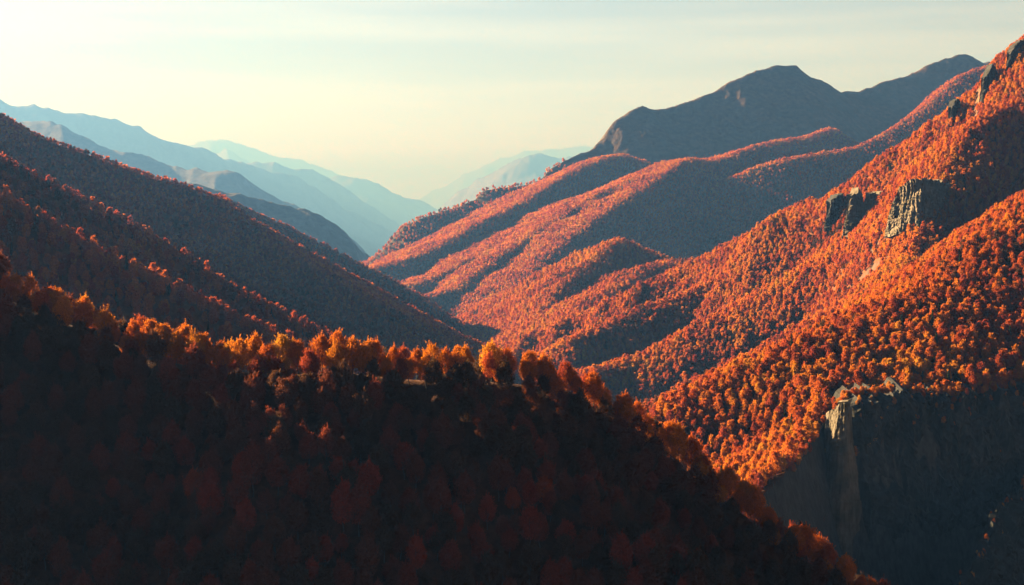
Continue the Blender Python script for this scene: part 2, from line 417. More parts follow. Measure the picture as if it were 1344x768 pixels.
def rock_material(name, tone):
    m, nt, out = mat(name)
    geo = nt.nodes.new('ShaderNodeNewGeometry'); pos = geo.outputs['Position']
    mp = nt.nodes.new('ShaderNodeMapping'); mp.inputs['Scale'].default_value = (1, 1, .18); nt.links.new(pos, mp.inputs['Vector'])
    a = noise_node(nt, mp.outputs[0], .45, 6, .65); b = noise_node(nt, pos, .06, 4, .6)
    r = ramp(nt, [(.3, tuple(c * .4 for c in tone)), (.55, tone), (.8, tuple(c * 1.5 for c in tone))]); nt.links.new(a.outputs['Fac'], r.inputs[0])
    st = ramp(nt, [(.42, (1, 1, 1)), (.62, (.55, .58, .5))]); nt.links.new(b.outputs['Fac'], st.inputs[0])
    c = mixc(nt, 1.0, r.outputs[0], st.outputs[0], 'MULTIPLY')
    bs = nt.nodes.new('ShaderNodeBsdfPrincipled'); bs.inputs['Roughness'].default_value = .9; bs.inputs['Specular IOR Level'].default_value = .2
    nt.links.new(c, bs.inputs['Base Color'])
    bp = nt.nodes.new('ShaderNodeBump'); bp.inputs['Strength'].default_value = .8; bp.inputs['Distance'].default_value = .8
    nt.links.new(a.outputs['Fac'], bp.inputs['Height']); nt.links.new(bp.outputs[0], bs.inputs['Normal']); nt.links.new(bs.outputs[0], out.inputs['Surface'])
    return m
M_CRAG = rock_material('pale_crag', (.20, .155, .11)); M_EDGE = rock_material('sunlit_tone_cliff', (.15, .12, .085)); M_SPUR = rock_material('shade_tone_cliff', (.022, .021, .020)); M_CLIFF = rock_material('dark_cliff', (.045, .042, .040))  # cliff rock: edge lightened as if sunlit, spur darkened to pass for shade

ROCK_FRONT = []
def rock_wall(name, path, top, bottom, material, batter=.12, thick=20.0, col=5.0, amp=2.0, step=.9, seed=1, rough_top=3.0, rise=-1.0):
    """a closed slab of fissured rock: front follows the path (plan points, left to right), broken columns and ledges on it"""
    q = np.array([p[:2] for p in path], float); top = np.asarray(top, float); bottom = np.asarray(bottom, float)
    s = np.concatenate([[0], np.cumsum(np.linalg.norm(np.diff(q, axis=0), axis=1))])
    nu = max(12, int(s[-1] / step)); su = np.linspace(0, s[-1], nu)
    X, Y = np.interp(su, s, q[:, 0]), np.interp(su, s, q[:, 1])
    tz, bz = np.interp(su, s, top), np.interp(su, s, bottom)
    dx, dy = np.gradient(X), np.gradient(Y); l = np.hypot(dx, dy); nx, ny = dy / l, -dx / l
    k = np.hanning(9); k /= k.sum()
    pad = lambda a: np.convolve(np.pad(a, 4, mode='edge'), k, 'valid')
    nx, ny = pad(nx), pad(ny)
    tz = tz + rough_top * fbm((su / 9).astype(F32), np.zeros(nu, F32), 4, seed + 50)
    h = float((tz - bz).max()); nv = max(10, int(h / (step * 1.2)))
    V = []
    sv = np.linspace(0, 1, nv)
    SU, SV = np.meshgrid(su, sv, indexing='ij')
    D = (SV * h).astype(F32)
    U = SU.astype(F32) + 1.2 * noise(D / 15, SU.astype(F32) / 20, seed + 9)
    colm = (0.5 - np.abs(noise(U / col, D / 60, seed))) * 2 * amp
    colm += (0.4 - np.abs(noise(U / (col * .41), D / 22, seed + 1))) * amp * .9
    big = 1.6 * amp * fbm(U / (col * 5), D / 45, 3, seed + 2)
    fine = .55 * amp * fbm(U / 2.2, D / 3.2, 4, seed + 3)
    led = .8 * amp * np.floor(3 * (SV + .25 * noise(U / 14, D / 30, seed + 4)))
    dd = colm + big + fine + led + batter * SV * h
    ends = np.minimum(1, np.minimum(SU, s[-1] - SU) / (4 * step) + .15)
    dd = dd * ends
    x = X[:, None] + nx[:, None] * dd; y = Y[:, None] + ny[:, None] * dd; z = tz[:, None] + (bz - tz)[:, None] * SV
    front = np.stack([x, y, z], -1)
    # back of the slab
    bx = X - nx * thick; by = Y - ny * thick
    top_b = np.stack([bx, by, tz + rise], -1); bot_b = np.stack([bx, by, bz], -1)
    V = np.vstack([front.reshape(-1, 3), top_b, bot_b]); F = []
    I = lambda i, j: i * nv + j
    TB, BB = nu * nv, nu * nv + nu
    for i in range(nu - 1):
        for j in range(nv - 1):
            F.append((I(i, j), I(i, j + 1), I(i + 1, j + 1), I(i + 1, j)))
        F.append((I(i, 0), I(i + 1, 0), TB + i + 1, TB + i))
        F.append((TB + i, TB + i + 1, BB + i + 1, BB + i))
        F.append((BB + i, BB + i + 1, I(i + 1, nv - 1), I(i, nv - 1)))
    F.append(tuple([I(0, j) for j in range(nv)][::-1] + [TB, BB]))
    F.append(tuple([I(nu - 1, j) for j in range(nv)] + [BB + nu - 1, TB + nu - 1]))
    me = mesh_from(name, V, F, [material])
    o = bpy.data.objects.new(name, me); scene.collection.objects.link(o)
    ROCK_FRONT.append(front)
    return o

def crag(pts, label, seed, material=None, thick=12, col=4.0, amp=1.8, sink=26.0):
    """a rock outcrop: foot points (px, py), metres nearer (-) or farther (+) than the middle of the foot, height in photo pixels"""
    Y0 = float(np.median([hit(p[0], p[1])[1] for p in pts]))
    B = np.array([P(px, py, Y0 + dy) for px, py, dy, h in pts])
    hz = np.array([p[3] for p in pts], float) / FPX * Y0
    o = rock_wall('rock_outcrop', B, B[:, 2] + hz, B[:, 2] - sink, material or M_CRAG, batter=.10, thick=thick, col=col, amp=amp, step=.8, seed=seed, rough_top=8)
    o['label'] = label; o['category'] = 'rock outcrop'; o['group'] = 'rock outcrops on the long orange ridge'

def rocks():
    Q = CLIFF_Q[5:]
    zt = Q[:, 2] - 4.0
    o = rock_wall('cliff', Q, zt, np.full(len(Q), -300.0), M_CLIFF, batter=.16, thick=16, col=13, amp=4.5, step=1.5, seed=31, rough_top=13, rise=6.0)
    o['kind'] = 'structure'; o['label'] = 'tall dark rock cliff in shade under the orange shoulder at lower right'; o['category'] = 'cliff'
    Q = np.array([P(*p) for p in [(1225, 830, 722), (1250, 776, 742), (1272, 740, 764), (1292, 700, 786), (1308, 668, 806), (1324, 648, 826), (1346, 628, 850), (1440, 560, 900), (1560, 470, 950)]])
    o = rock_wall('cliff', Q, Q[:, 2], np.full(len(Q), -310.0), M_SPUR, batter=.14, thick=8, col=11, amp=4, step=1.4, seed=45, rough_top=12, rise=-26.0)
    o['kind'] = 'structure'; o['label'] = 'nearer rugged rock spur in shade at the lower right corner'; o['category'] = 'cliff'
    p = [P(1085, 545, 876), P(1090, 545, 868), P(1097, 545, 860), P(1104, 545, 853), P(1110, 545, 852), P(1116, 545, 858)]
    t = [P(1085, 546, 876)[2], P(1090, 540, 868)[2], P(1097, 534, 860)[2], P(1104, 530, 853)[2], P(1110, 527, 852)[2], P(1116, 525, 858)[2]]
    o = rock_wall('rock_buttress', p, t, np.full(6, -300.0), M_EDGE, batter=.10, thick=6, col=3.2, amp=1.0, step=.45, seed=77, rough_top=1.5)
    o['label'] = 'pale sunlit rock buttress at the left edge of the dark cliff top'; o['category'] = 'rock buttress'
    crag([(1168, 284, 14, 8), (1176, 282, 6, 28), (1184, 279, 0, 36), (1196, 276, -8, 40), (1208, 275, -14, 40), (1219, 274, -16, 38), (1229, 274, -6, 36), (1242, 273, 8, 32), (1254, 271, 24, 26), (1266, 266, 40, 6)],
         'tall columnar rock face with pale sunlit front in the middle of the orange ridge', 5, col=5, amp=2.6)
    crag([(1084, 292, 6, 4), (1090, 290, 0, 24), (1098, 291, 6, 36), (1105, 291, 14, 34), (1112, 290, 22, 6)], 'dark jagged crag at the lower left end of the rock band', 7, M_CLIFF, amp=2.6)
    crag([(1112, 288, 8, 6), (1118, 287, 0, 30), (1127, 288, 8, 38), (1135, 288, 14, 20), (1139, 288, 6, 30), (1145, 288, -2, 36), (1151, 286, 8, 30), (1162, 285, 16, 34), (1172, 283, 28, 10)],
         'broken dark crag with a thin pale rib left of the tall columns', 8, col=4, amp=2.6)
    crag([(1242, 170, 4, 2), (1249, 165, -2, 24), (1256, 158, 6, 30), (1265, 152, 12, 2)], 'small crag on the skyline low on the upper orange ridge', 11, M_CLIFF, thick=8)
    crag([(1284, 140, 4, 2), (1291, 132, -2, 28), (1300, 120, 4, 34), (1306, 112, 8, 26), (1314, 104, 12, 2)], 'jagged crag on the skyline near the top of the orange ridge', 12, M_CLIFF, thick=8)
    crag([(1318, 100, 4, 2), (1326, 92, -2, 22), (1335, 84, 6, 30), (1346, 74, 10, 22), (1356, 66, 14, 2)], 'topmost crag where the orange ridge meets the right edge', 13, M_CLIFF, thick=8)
rocks()

# ------------------------------------------------------------------ foliage
def foliage_material(name, low, high):
    """autumn leaves: each tree its own tone, whole patches redder or more golden"""
    m, nt, out = mat(name)
    oi = nt.nodes.new('ShaderNodeObjectInfo'); geo = nt.nodes.new('ShaderNodeNewGeometry')
    patch = noise_node(nt, oi.outputs['Location'], 1 / 105.0, 3, 0.6)
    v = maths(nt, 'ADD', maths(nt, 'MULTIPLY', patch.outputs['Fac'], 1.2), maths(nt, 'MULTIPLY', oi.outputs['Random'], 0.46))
    tone = nt.nodes.new('ShaderNodeSeparateColor'); nt.links.new(oi.outputs['Color'], tone.inputs[0])    # 1 = as its neighbours, less = browner, shade put into the leaf colour
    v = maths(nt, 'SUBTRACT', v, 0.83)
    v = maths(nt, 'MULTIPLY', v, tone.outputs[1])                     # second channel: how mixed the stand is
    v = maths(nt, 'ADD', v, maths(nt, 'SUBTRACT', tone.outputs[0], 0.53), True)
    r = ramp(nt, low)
    nt.links.new(v, r.inputs[0])
    lv = maths(nt, 'ADD', maths(nt, 'MULTIPLY', geo.outputs['Random Per Island'], 0.7), 0.62)
    hs = nt.nodes.new('ShaderNodeHueSaturation'); nt.links.new(r.outputs[0], hs.inputs['Color']); nt.links.new(lv, hs.inputs['Value'])
    d = nt.nodes.new('ShaderNodeBsdfDiffuse'); t = nt.nodes.new('ShaderNodeBsdfTranslucent'); mx = nt.nodes.new('ShaderNodeMixShader')
    nt.links.new(hs.outputs[0], d.inputs[0]); nt.links.new(hs.outputs[0], t.inputs[0])
    mx.inputs[0].default_value = high
    nt.links.new(d.outputs[0], mx.inputs[1]); nt.links.new(t.outputs[0], mx.inputs[2]); nt.links.new(mx.outputs[0], out.inputs['Surface'])
    return m
M_LEAF = foliage_material('autumn_leaves', [(0.0, (.026, .020, .010)), (0.10, (.055, .030, .017)), (0.22, (.100, .050, .026)), (0.33, (.31, .050, .026)), (0.45, (.46, .090, .020)), (0.60, (.56, .145, .016)), (0.78, (.60, .20, .014)), (0.97, (.56, .26, .02))], 0.52)
M_NEEDLE = foliage_material('conifer_needles', [(0.0, (.014, .022, .012)), (1.0, (.035, .045, .020))], 0.2)
def bark_material():
    m, nt, out = mat('bark')
    geo = nt.nodes.new('ShaderNodeTexCoord')
    n = noise_node(nt, geo.outputs['Object'], 3.0, 5, 0.6)
    r = ramp(nt, [(0.3, (.03, .025, .02)), (0.7, (.085, .07, .06))]); nt.links.new(n.outputs['Fac'], r.inputs[0])
    b = nt.nodes.new('ShaderNodeBsdfPrincipled'); b.inputs['Roughness'].default_value = .9
    nt.links.new(r.outputs[0], b.inputs['Base Color']); nt.links.new(b.outputs[0], out.inputs['Surface'])
    return m
M_BARK = bark_material()

def tube(V, F, a, b, ra, rb, n=6):
    a, b = np.asarray(a, float), np.asarray(b, float)
    d = b - a; d /= np.linalg.norm(d)
    e = np.cross(d, [1, 0, 0] if abs(d[0]) < .8 else [0, 1, 0]); e /= np.linalg.norm(e); g = np.cross(d, e)
    o = len(V)
    for c, r in ((a, ra), (b, rb)):
        for k in range(n):
            t = 2 * math.pi * k / n
            V.append(c + r * (math.cos(t) * e + math.sin(t) * g))
    for k in range(n):
        F.append((o + k, o + (k + 1) % n, o + n + (k + 1) % n, o + n + k))
    F.append(tuple(o + n + k for k in range(n)))

def trunk_geo(rs, h, w, limbs, n=6):
    V, F = [], []
    p = np.array([0, 0, -1.0]); r = .022 * h
    top = h * .8; k = 5
    tips = []
    for i in range(k):
        q = np.array([rs.normal(0, .25), rs.normal(0, .25), -1 + (top + 1) * (i + 1) / k])
        r2 = .022 * h * (1 - .85 * (i + 1) / k)
        tube(V, F, p, q, r, r2, n); p, r = q, r2
        if i >= 1:
            tips.append((q.copy(), r2))
    for j in range(limbs):
        q, r2 = tips[j % len(tips)]
        a = rs.uniform(0, 2 * math.pi); L = w * rs.uniform(.25, .45)
        e = q + np.array([math.cos(a) * L, math.sin(a) * L, L * rs.uniform(.6, 1.2)])
        tube(V, F, q - [0, 0, .3], e, max(.6 * r2, .05), .03, n)
    return V, F

def crown_geo(rs, h, w, lobes, leaves, size):
    """leaf sprays over the surface of many upright lobes that make up the crown"""
    C, Rr = [], []
    for i in range(lobes):
        t = rs.uniform(0, 1) ** .8
        z = h * (.28 + .62 * t)
        prof = math.sin(math.pi * (.16 + .80 * t)) ** .8
        a = i * 2.4 + rs.uniform(-.6, .6); rad = w * .5 * prof * rs.uniform(.35, .85)
        C.append((math.cos(a) * rad, math.sin(a) * rad, z))
        s = w * rs.uniform(.075, .16)
        Rr.append((s, s, s * rs.uniform(1.1, 2.2)))
    C.append((0, 0, h * .88)); Rr.append((w * .14, w * .14, h * .12))
    C, Rr = np.array(C), np.array(Rr)
    vol = Rr[:, 0] ** 2; k = rs.choice(len(C), leaves, p=vol / vol.sum())
    d = rs.normal(0, 1, (leaves, 3)); d /= np.linalg.norm(d, axis=1)[:, None]
    d[:, 2] = np.where(d[:, 2] < -.35, -d[:, 2], d[:, 2])
    rad = rs.uniform(.65, 1.22, (leaves, 1))
    p = C[k] + d * Rr[k] * rad
    loose = rs.uniform(0, 1, leaves) < (.28 if size < .5 else .42)                      # sprays between the lobes
    t = rs.uniform(0, 1, leaves); pr = np.sin(math.pi * (.14 + .82 * t)) ** .8; a = rs.uniform(0, 2 * math.pi, leaves); q = np.sqrt(rs.uniform(.25, 1.0, leaves)) * w * .5 * pr
    lp = np.stack([np.cos(a) * q, np.sin(a) * q, h * (.26 + .72 * t)], -1)
    p = np.where(loose[:, None], lp, p)
    ntw = 90 if size < .5 else 26                                # twigs that stick out and break the outline
    tk = rs.choice(len(C), ntw); td = rs.normal(0, 1, (ntw, 3)); td[:, 2] = np.abs(td[:, 2]) * .9; td /= np.linalg.norm(td, axis=1)[:, None]
    tb = C[tk] + td * Rr[tk] * .8; tv = td + np.array([0, 0, .75]); tv /= np.linalg.norm(tv, axis=1)[:, None]; tl = w * rs.uniform(.10, .26, ntw)
    pick = rs.integers(0, ntw, leaves); tt = rs.uniform(0, 1, leaves)
    tp = tb[pick] + tv[pick] * (tl[pick] * tt)[:, None] + rs.normal(0, .5, (leaves, 3)) * (size * (1.1 - .8 * tt))[:, None]
    twig = rs.uniform(0, 1, leaves) < .26
    p = np.where(twig[:, None], tp, p)
    nrm = d + rs.normal(0, .38, (leaves, 3)); nrm /= np.linalg.norm(nrm, axis=1)[:, None]
    up = np.tile([0., 0., 1.], (leaves, 1)) + rs.normal(0, .4, (leaves, 3))
    e = np.cross(nrm, up); e /= np.linalg.norm(e, axis=1)[:, None] + 1e-9
    g = np.cross(nrm, e)
    sx = size * rs.uniform(.6, 1.25, (leaves, 1)); sy = size * rs.uniform(.6, 1.4, (leaves, 1))
    v0 = p - e * sx * .5; v1 = p - g * sy * .5 + nrm * size * .1; v2 = p + e * sx * .5; v3 = p + g * sy * .6 + nrm * size * .1
    V = np.stack([v0, v1, v2, v3], 1).reshape(-1, 3)
    F = np.arange(leaves * 4).reshape(-1, 4)
    return V, F

def whole_tree(name, rs, h, w, lobes, leaves, size, limbs):
    V1, F1 = crown_geo(rs, h, w, lobes, leaves, size)
    V2, F2 = trunk_geo(rs, h, w, limbs, 4)
    V = np.vstack([V1, np.array(V2)]); F = [tuple(f) for f in F1] + [tuple(i + len(V1) for i in f) for f in F2]
    me = mesh_from(name, V, F, [M_LEAF, M_BARK], [0] * len(F1) + [1] * len(F2))
    return bpy.data.objects.new(name, me)

# ------------------------------------------------------------------ the trees of the front hill, one by one
def at_hill(R, u, off):
    vc = np.interp(u, R['uu'], R['vv'])
    n = np.array([-R['ax'][1], R['ax'][0]])
    return R['o'] + R['ax'] * u + n * (vc - off)

ORD = 'first second third fourth fifth sixth seventh eighth ninth tenth eleventh twelfth thirteenth fourteenth fifteenth sixteenth seventeenth eighteenth nineteenth'.split()
TENS = {2: ('twentieth', 'twenty'), 3: ('thirtieth', 'thirty'), 4: ('fortieth', 'forty'), 5: ('fiftieth', 'fifty'), 6: ('sixtieth', 'sixty'), 7: ('seventieth', 'seventy'), 8: ('eightieth', 'eighty')}
def ordinal(n):
    if n < 20: return ORD[n - 1]
    t, u = divmod(n, 10)
    return TENS[t][0] if u == 0 else TENS[t][1] + '-' + ORD[u - 1]

def front_trees():
    rs = np.random.default_rng(11)
    crowns, trunks = [], []
    for i in range(7):
        h, w = rs.uniform(11.5, 14), rs.uniform(8.2, 9.8)
        crowns.append(mesh_from('tree_crown', *crown_geo(rs, h, w, int(rs.integers(42, 58)), 7500, .34), [M_LEAF]))
        trunks.append(mesh_from('tree_trunk', *trunk_geo(rs, h, w, 9, 7), [M_BARK]))
    R = RIDGES[0]
    spots = []
    for row in range(0, 19):
        off = -1.0 + row * 5.2
        u = R['uu'][0] + (row % 2) * 4.0
        while u < R['uu'][-1]:
            uu = u + rs.normal(0, 1.3); p = at_hill(R, uu, off + rs.normal(0, 1.4))
            spots.append([p[0], p[1], row, rs.uniform(.55, .84) if row == 0 else rs.uniform(.48, .80), rs.uniform(1.0, 1.35)])
            u += (3.7 if row == 0 else 5.3) * rs.uniform(.85, 1.2)
    for _ in range(2):      # second thoughts: a tree now and then just behind the crest
        u = R['uu'][0]
        while u < R['uu'][-1]:
            p = at_hill(R, u + rs.normal(0, 2), -rs.uniform(14, 28)); spots.append([p[0], p[1], -1, rs.uniform(.8, 1.05), rs.uniform(.9, 1.1)])
            u += 17
    S = np.array(spots)
    z = height(S[:, 0], S[:, 1])
    px, py = to_px(S[:, 0], S[:, 1], z + 9)
    inside = (px > 4) & (px < 1338) & (py < 764) & (S[:, 2] >= 0)
    dist = np.hypot(S[:, 0], S[:, 1])
    score = np.where(S[:, 2] == 0, -1e4, 0) + np.where(S[:, 2] == 1, -5e3, 0) + dist
    order = np.argsort(np.where(inside, score, 1e9))
    singles = set(order[:min(300, int(inside.sum()))].tolist())
    proto = []
    for i in range(7):
        root = bpy.data.objects.new('autumn_tree', None); root.empty_display_size = 1
        c = bpy.data.objects.new('crown', crowns[i]); t = bpy.data.objects.new('trunk', trunks[i])
        proto.append((root, c, t))
    n = 0
    for row in range(0, 19):
        ids = sorted((i for i in singles if S[i, 2] == row), key=lambda i: px[i])
        for j, i in enumerate(ids):
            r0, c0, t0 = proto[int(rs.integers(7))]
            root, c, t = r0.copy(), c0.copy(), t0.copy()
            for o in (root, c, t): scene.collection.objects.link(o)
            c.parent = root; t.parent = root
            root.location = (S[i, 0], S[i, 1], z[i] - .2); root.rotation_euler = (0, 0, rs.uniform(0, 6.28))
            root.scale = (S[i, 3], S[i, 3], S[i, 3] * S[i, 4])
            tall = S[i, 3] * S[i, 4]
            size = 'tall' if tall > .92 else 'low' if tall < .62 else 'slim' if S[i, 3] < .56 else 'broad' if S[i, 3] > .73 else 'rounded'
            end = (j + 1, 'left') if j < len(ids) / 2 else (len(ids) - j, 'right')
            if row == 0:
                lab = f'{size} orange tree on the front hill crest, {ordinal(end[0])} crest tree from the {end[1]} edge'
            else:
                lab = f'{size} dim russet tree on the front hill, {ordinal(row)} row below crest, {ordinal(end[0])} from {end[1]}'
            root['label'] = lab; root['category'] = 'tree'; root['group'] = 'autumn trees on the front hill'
            c.color = (1.0 + rs.uniform(.05, .18) if row <= 1 else 1.0 - rs.uniform(.18, .30), .7 if row <= 1 else .25, 1, 1)  # crest leaves coloured as sunlit, slope leaves browned to stand in for shade
            n += 1
    rest = [i for i in range(len(S)) if i not in singles and -160 < px[i] < 1500]
    return crowns, trunks, S[rest], z[rest], rs

# ------------------------------------------------------------------ woods too dense to count
def make_wood(name, label, pts, scales, rots, protos, cat='wood'):
    coll = bpy.data.collections.new(name + '_kinds')
    for k, o in enumerate(protos):
        o.name = f'kind_{k:02d}_' + o.data.name; coll.objects.link(o)
    me = bpy.data.meshes.new(name); n = len(pts)
    me.vertices.add(n); me.vertices.foreach_set('co', np.asarray(pts, F32).ravel())
    at = me.attributes.new('tree_scale', 'FLOAT_VECTOR', 'POINT'); at.data.foreach_set('vector', np.asarray(scales, F32).ravel())
    at = me.attributes.new('tree_turn', 'FLOAT_VECTOR', 'POINT'); at.data.foreach_set('vector', np.asarray(rots, F32).ravel())
    at = me.attributes.new('tree_kind', 'INT', 'POINT'); kinds = rng.integers(0, len(protos), n)
    if 'conifer' in protos[-1].name: kinds = np.where(rng.uniform(0, 1, n) < .045, len(protos) - 1, rng.integers(0, len(protos) - 1, n))
    at.data.foreach_set('value', kinds.astype(np.int32))
    o = bpy.data.objects.new(name, me); scene.collection.objects.link(o)
    ng = bpy.data.node_groups.new(name, 'GeometryNodeTree')
    ng.interface.new_socket('Geometry', in_out='INPUT', socket_type='NodeSocketGeometry')
    ng.interface.new_socket('Geometry', in_out='OUTPUT', socket_type='NodeSocketGeometry')
    N, L = ng.nodes, ng.links
    gi, go = N.new('NodeGroupInput'), N.new('NodeGroupOutput')
    ip = N.new('GeometryNodeInstanceOnPoints'); ci = N.new('GeometryNodeCollectionInfo')
    ci.inputs['Collection'].default_value = coll; ci.inputs['Separate Children'].default_value = True; ci.inputs['Reset Children'].default_value = True
    ip.inputs['Pick Instance'].default_value = True
    def attr(nm, ty):
        a = N.new('GeometryNodeInputNamedAttribute'); a.data_type = ty; a.inputs['Name'].default_value = nm
        return a.outputs[0]
    L.new(gi.outputs[0], ip.inputs['Points']); L.new(ci.outputs[0], ip.inputs['Instance'])
    L.new(attr('tree_kind', 'INT'), ip.inputs['Instance Index'])
    L.new(attr('tree_turn', 'FLOAT_VECTOR'), ip.inputs['Rotation']); L.new(attr('tree_scale', 'FLOAT_VECTOR'), ip.inputs['Scale'])
    L.new(ip.outputs[0], go.inputs[0])
    md = o.modifiers.new('trees', 'NODES'); md.node_group = ng
    o['kind'] = 'stuff'; o['label'] = label; o['category'] = cat
    o.color = (1.07, 1, 1, 1)
    return o

def visible(x, y, z, tall, margin):
    r = np.hypot(x, y); t = np.arctan2(x, y)
    ci = np.clip(np.searchsorted(TH, t), 0, len(TH) - 1); ri = np.clip(np.searchsorted(RR, r) - 2, 0, len(RR) - 1)
    return (z + tall) / r > HOR[ri, ci] - margin

def scatter(hill, spacing, Y0, Y1, margin=.008, px0=-110, px1=1450, nzmin=.55, keep=1.0):
    tan = max(abs(px0 - 672), abs(px1 - 672)) / FPX
    xs = np.arange(-tan * Y1, tan * Y1, spacing); ys = np.arange(Y0, Y1, spacing)
    X, Y = np.meshgrid(xs, ys); X = X.ravel(); Y = Y.ravel()
    m = (np.abs(X) < tan * Y)
    X, Y = X[m], Y[m]
    X = X + rng.uniform(-.48, .48, len(X)) * spacing; Y = Y + rng.uniform(-.48, .48, len(Y)) * spacing
    H, own = height(X, Y, True)
    names = np.array([R['hill'] for R in RIDGES] + ['ground'])
    m = (names[own] == hill)
    px, py = to_px(X, Y, H)
    m &= (px > px0) & (px < px1) & visible(X, Y, H, 12, margin) & (py < 900)
    X, Y, H = X[m], Y[m], H[m]
    e = 3.0
    gx = (height(X + e, Y) - H) / e; gy = (height(X, Y + e) - H) / e
    nz = 1 / np.sqrt(1 + gx * gx + gy * gy)
    m = (nz > nzmin) & (rng.uniform(0, 1, len(X)) < keep)
    return np.stack([X[m], Y[m], H[m]], -1)

def conifer(name, rs, h, w, leaves, size):
    t = rs.uniform(0, 1, leaves) ** .75; z = h * (.10 + .9 * (1 - t)); a = rs.uniform(0, 2 * math.pi, leaves)
    tier = .75 + .25 * np.abs(np.sin(z * 2.6)); r = w * .5 * t * tier * rs.uniform(.6, 1.05, leaves)
    p = np.stack([np.cos(a) * r, np.sin(a) * r, z - r * .25], -1)
    d = np.stack([np.cos(a), np.sin(a), np.full(leaves, -.35)], -1); e = np.stack([-np.sin(a), np.cos(a), np.zeros(leaves)], -1)
    s = size * rs.uniform(.7, 1.3, (leaves, 1))
    V = np.stack([p - e * s * .5, p + d * s * .8, p + e * s * .5, p - d * s * .5 + np.array([0, 0, .2])], 1).reshape(-1, 3)
    F = [tuple(f) for f in np.arange(leaves * 4).reshape(-1, 4)]
    V2, F2 = trunk_geo(rs, h, w, 0, 4)
    me = mesh_from(name, np.vstack([V, np.array(V2)]), F + [tuple(i + len(V) for i in f) for f in F2], [M_NEEDLE, M_BARK], [0] * len(F) + [1] * len(F2))
    return bpy.data.objects.new(name, me)

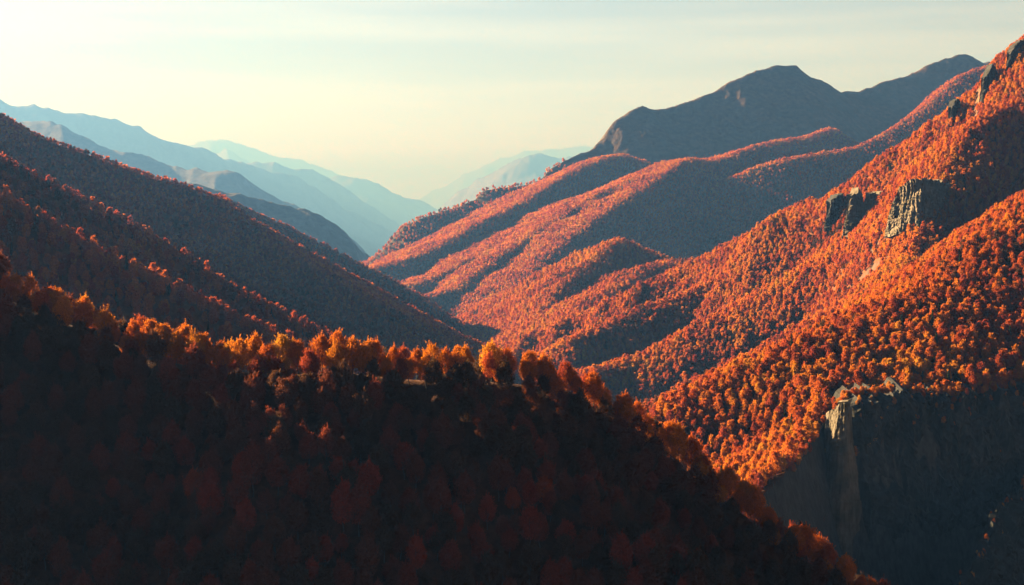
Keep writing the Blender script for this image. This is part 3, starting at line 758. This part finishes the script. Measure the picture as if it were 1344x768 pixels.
def woods():
    rs = np.random.default_rng(23)
    crowns, trunks, S, z, rs1 = front_trees()
    full = []
    for c, t in zip(crowns, trunks):
        me = c.copy(); me.name = 'front_tree'
        full.append(bpy.data.objects.new('front_tree', me))
    if len(S):
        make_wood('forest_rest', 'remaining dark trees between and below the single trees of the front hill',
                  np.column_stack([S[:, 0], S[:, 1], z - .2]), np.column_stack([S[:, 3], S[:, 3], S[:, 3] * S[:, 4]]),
                  np.column_stack([np.zeros(len(S)), np.zeros(len(S)), rs.uniform(0, 6.28, len(S))]), full).color = (.76, .25, 1, 1)  # browner leaf tone paints the hillside's shade into these trees too
    mid = [whole_tree('mid_tree', rs, rs.uniform(11, 14.5), rs.uniform(7.2, 8.8), int(rs.integers(22, 32)), 1300, .70, 4) for _ in range(6)]
    low = [whole_tree('far_tree', rs, rs.uniform(10.5, 14), rs.uniform(7.5, 9.0), int(rs.integers(14, 20)), 330, 1.35, 0) for _ in range(6)]
    mid.append(conifer('mid_conifer', rs, 13, 5.5, 700, .9)); low.append(conifer('far_conifer', rs, 13, 5.5, 220, 1.6))
    tiny = [whole_tree('tiny_tree', rs, rs.uniform(10.5, 13), rs.uniform(8.5, 10.5), 7, 90, 2.8, 0) for _ in range(5)]
    plan = [('cliff_hill', 4.5, 640, 1350, mid, 'vivid orange and red forest covering the shoulder above the dark cliff', dict(nzmin=.70)),
            ('near_left_spur', 7.4, 850, 1300, mid, 'dim forest on the shaded spur behind the left of the front hill', {}),
            ('middle_left_spur', 6.6, 1250, 1800, low, 'forest on the shaded left spur with a line of glowing crest trees', {}),
            ('great_left_ridge', 6.2, 1750, 2850, tiny, 'blue shaded forest on the big rounded left ridge', {}),
            ('far_left_spur', 8, 2850, 3500, tiny, 'dark forest on the small spur past the left ridge nose', {}),
            ('long_right_ridge', 4.8, 1250, 2600, low, 'orange and crimson forest covering the long lit right ridge', dict(nzmin=.46)),
            ('small_knoll', 7, 2400, 3450, low, 'pinkish forest on the small rounded knoll', {}),
            ('curving_right_spur', 7.6, 3400, 5450, tiny, 'salmon pink forest on the lit flank of the curving spur', {}),
            ('far_right_spur', 7.8, 3900, 5650, tiny, 'hazy pink forest on the ribbed spurs under the great peak', {}),
            ('great_peak', 13, 4900, 7400, tiny, 'thin dim forest thinning out up the blue shaded wall of the great peak', {}),
            ('high_right_spur', 7.8, 4000, 5300, tiny, 'pale pink trees along the rim of the high right spur', {}),
            ]
    total = 0
    for hill, sp, a, b, pr, lab, kw in plan:
        pts = scatter(hill, sp, a, b, **kw)
        if hill == 'cliff_hill':
            q = CLIFF_Q[2:]; k = np.linspace(0, len(q) - 1.001, 260); e = [np.interp(k, np.arange(len(q)), q[:, i]) for i in range(3)]
            back = rs.uniform(1.5, 9, 260); edge = np.column_stack([e[0] + rs.normal(0, 1.5, 260), e[1] + back, e[2] - 3 + .3 * back])
            g = height(edge[:, 0], edge[:, 1]); edge[:, 2] = np.where(g > e[2] - 9, g, edge[:, 2] - 1)
            ledge = []
            for fr, cnt, low in ((ROCK_FRONT[0], 150, .22), (ROCK_FRONT[1], 60, .30)):
                u_, v_ = rs.integers(2, fr.shape[0] - 2, cnt), (rs.beta(1, 3.2, cnt) * low * fr.shape[1]).astype(int)
                ledge.append(fr[u_, v_] - np.array([0, -.8, .8]))
            fr = ROCK_FRONT[1]; ledge.append(fr[rs.integers(2, fr.shape[0] - 2, 60), rs.integers(0, 3, 60)] + np.array([0, 1.0, -1.2]))
            edge = np.vstack([edge] + ledge)
            pts = np.vstack([pts, edge])
        if hill == 'great_peak':
            pts = pts[rs.uniform(0, 1, len(pts)) < np.clip((230 - pts[:, 2] + 120 * noise((pts[:, 0] / 300).astype(F32), (pts[:, 1] / 300).astype(F32), 3)) / 300, 0, 1)]
        n = len(pts); total += n
        print('wood', hill, n)
        if not n: continue
        s = rs.uniform(.72, 1.2, n) * (1 + .25 * noise((pts[:, 0] / 45).astype(F32), (pts[:, 1] / 45).astype(F32), 8)); t = rs.uniform(.85, 1.3, n)
        if hill == 'cliff_hill':
            s[-530:] *= .55; s[-270:] *= rs.uniform(.4, .9, 270)
        s *= {'great_left_ridge': .58, 'middle_left_spur': .82, 'far_left_spur': .75, 'near_left_spur': .9, 'cliff_hill': .76, 'long_right_ridge': .73, 'curving_right_spur': .78, 'far_right_spur': .78, 'high_right_spur': .78, 'small_knoll': .85}.get(hill, 1.0)
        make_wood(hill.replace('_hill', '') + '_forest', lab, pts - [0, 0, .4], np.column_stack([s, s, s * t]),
                  np.column_stack([np.zeros(n), np.zeros(n), rs.uniform(0, 6.28, n)]), [o.copy() for o in pr]).color = (.96, .7, 1, 1) if 'left' in hill else (1.07, 1, 1, 1)  # left woods get a browner tone, deepening their shade by colour
    print('woods total', total)
if not PREVIEW:
    woods()

# ------------------------------------------------------------------ the air of the valley
def haze():
    m, nt, out = mat('valley_haze')
    v = nt.nodes.new('ShaderNodeVolumePrincipled')
    v.inputs['Color'].default_value = (.0505, .1375, .355, 1)
    v.inputs['Absorption Color'].default_value = (.55, .30, .0, 1)
    v.inputs['Density'].default_value = 6.4e-5
    v.inputs['Anisotropy'].default_value = 0.26
    nt.links.new(v.outputs[0], out.inputs['Volume'])
    x0, x1, y0, y1 = -175000, 175000, -40000, 175000
    z0, z1 = float(TV[:, 2].min()) - 1.0, float(TV[:, 2].max()) + 30.0
    V = [(x, y, z) for z in (z0, z1) for x, y in ((x0, y0), (x1, y0), (x1, y1), (x0, y1))]
    F = [(3, 2, 1, 0), (4, 5, 6, 7), (0, 1, 5, 4), (1, 2, 6, 5), (2, 3, 7, 6), (3, 0, 4, 7)]
    o = bpy.data.objects.new('haze', mesh_from('haze', V, F, [m])); scene.collection.objects.link(o)
    o['kind'] = 'stuff'; o['label'] = 'pale bright haze filling the valley and fading the far ranges'; o['category'] = 'haze'
    o.display_type = 'WIRE'
    print('haze z', z0, z1)
if not PREVIEW:
    haze()

# ------------------------------------------------------------------ sun, sky
SUN_AZ, SUN_EL = -58.0, 20.5        # degrees from the view direction (left is negative), height above the horizon
def build_light():
    sd = bpy.data.lights.new('sun', 'SUN'); so = bpy.data.objects.new('sun', sd); scene.collection.objects.link(so)
    sd.energy = 5.0; sd.angle = math.radians(0.5); sd.color = (1, .87, .70)
    a, e = math.radians(SUN_AZ), math.radians(SUN_EL)
    d = Vector((math.sin(a) * math.cos(e), math.cos(a) * math.cos(e), math.sin(e)))
    so.rotation_euler = d.to_track_quat('Z', 'Y').to_euler()
    w = bpy.data.worlds.new('World'); scene.world = w; w.use_nodes = True
    nt = w.node_tree
    for n in list(nt.nodes): nt.nodes.remove(n)
    out = nt.nodes.new('ShaderNodeOutputWorld'); bg = nt.nodes.new('ShaderNodeBackground')
    sky = nt.nodes.new('ShaderNodeTexSky'); sky.sky_type = 'NISHITA'; sky.sun_disc = False
    sky.sun_elevation = e; sky.sun_rotation = a; sky.altitude = 4000
    sky.air_density = 0.3; sky.dust_density = 0.6; sky.ozone_density = 1.0
    bg.inputs['Strength'].default_value = 0.05
    # thin high cloud: long level streaks that take the colour out of the sky
    tc = nt.nodes.new('ShaderNodeTexCoord')
    mp = nt.nodes.new('ShaderNodeMapping'); mp.inputs['Scale'].default_value = (1.6, 1.6, 26); mp.inputs['Rotation'].default_value = (0, math.radians(1.5), 0)
    nt.links.new(tc.outputs['Generated'], mp.inputs['Vector'])
    n1 = noise_node(nt, mp.outputs[0], 1.3, 5, .55)
    streak = ramp(nt, [(.40, (0, 0, 0)), (.64, (1, 1, 1))]); nt.links.new(n1.outputs['Fac'], streak.inputs[0])
    bw = nt.nodes.new('ShaderNodeRGBToBW'); nt.links.new(sky.outputs[0], bw.inputs[0])
    pale = mixc(nt, 1.0, bw.outputs[0], (1.04, 1.02, .97), 'MULTIPLY')
    base = mixc(nt, .95, sky.outputs[0], pale)
    lit = mixc(nt, 1.0, base, (1.5, 1.45, 1.34), 'MULTIPLY')
    veil = mixc(nt, streak.outputs[0], base, lit)
    sp = nt.nodes.new('ShaderNodeSeparateXYZ'); nt.links.new(tc.outputs['Generated'], sp.inputs[0])
    band = ramp(nt, [(.15, (1, 1, 1)), (.30, (0, 0, 0))]); nt.links.new(sp.outputs[2], band.inputs[0])
    veil = mixc(nt, band.outputs[0], sky.outputs[0], veil)
    nt.links.new(veil, bg.inputs[0]); nt.links.new(bg.outputs[0], out.inputs[0])
build_light()
vs = scene.view_settings
vs.view_transform = 'Standard'; vs.look = 'None'; vs.exposure = 3.2; vs.gamma = 1.0; vs.use_curve_mapping = False

cy = scene.cycles
scene.render.engine = 'CYCLES'
cy.max_bounces = 5; cy.diffuse_bounces = 0; cy.glossy_bounces = 1; cy.transmission_bounces = 2; cy.volume_bounces = 0; cy.transparent_max_bounces = 4
cy.use_denoising = True
cy.sample_clamp_indirect = 6
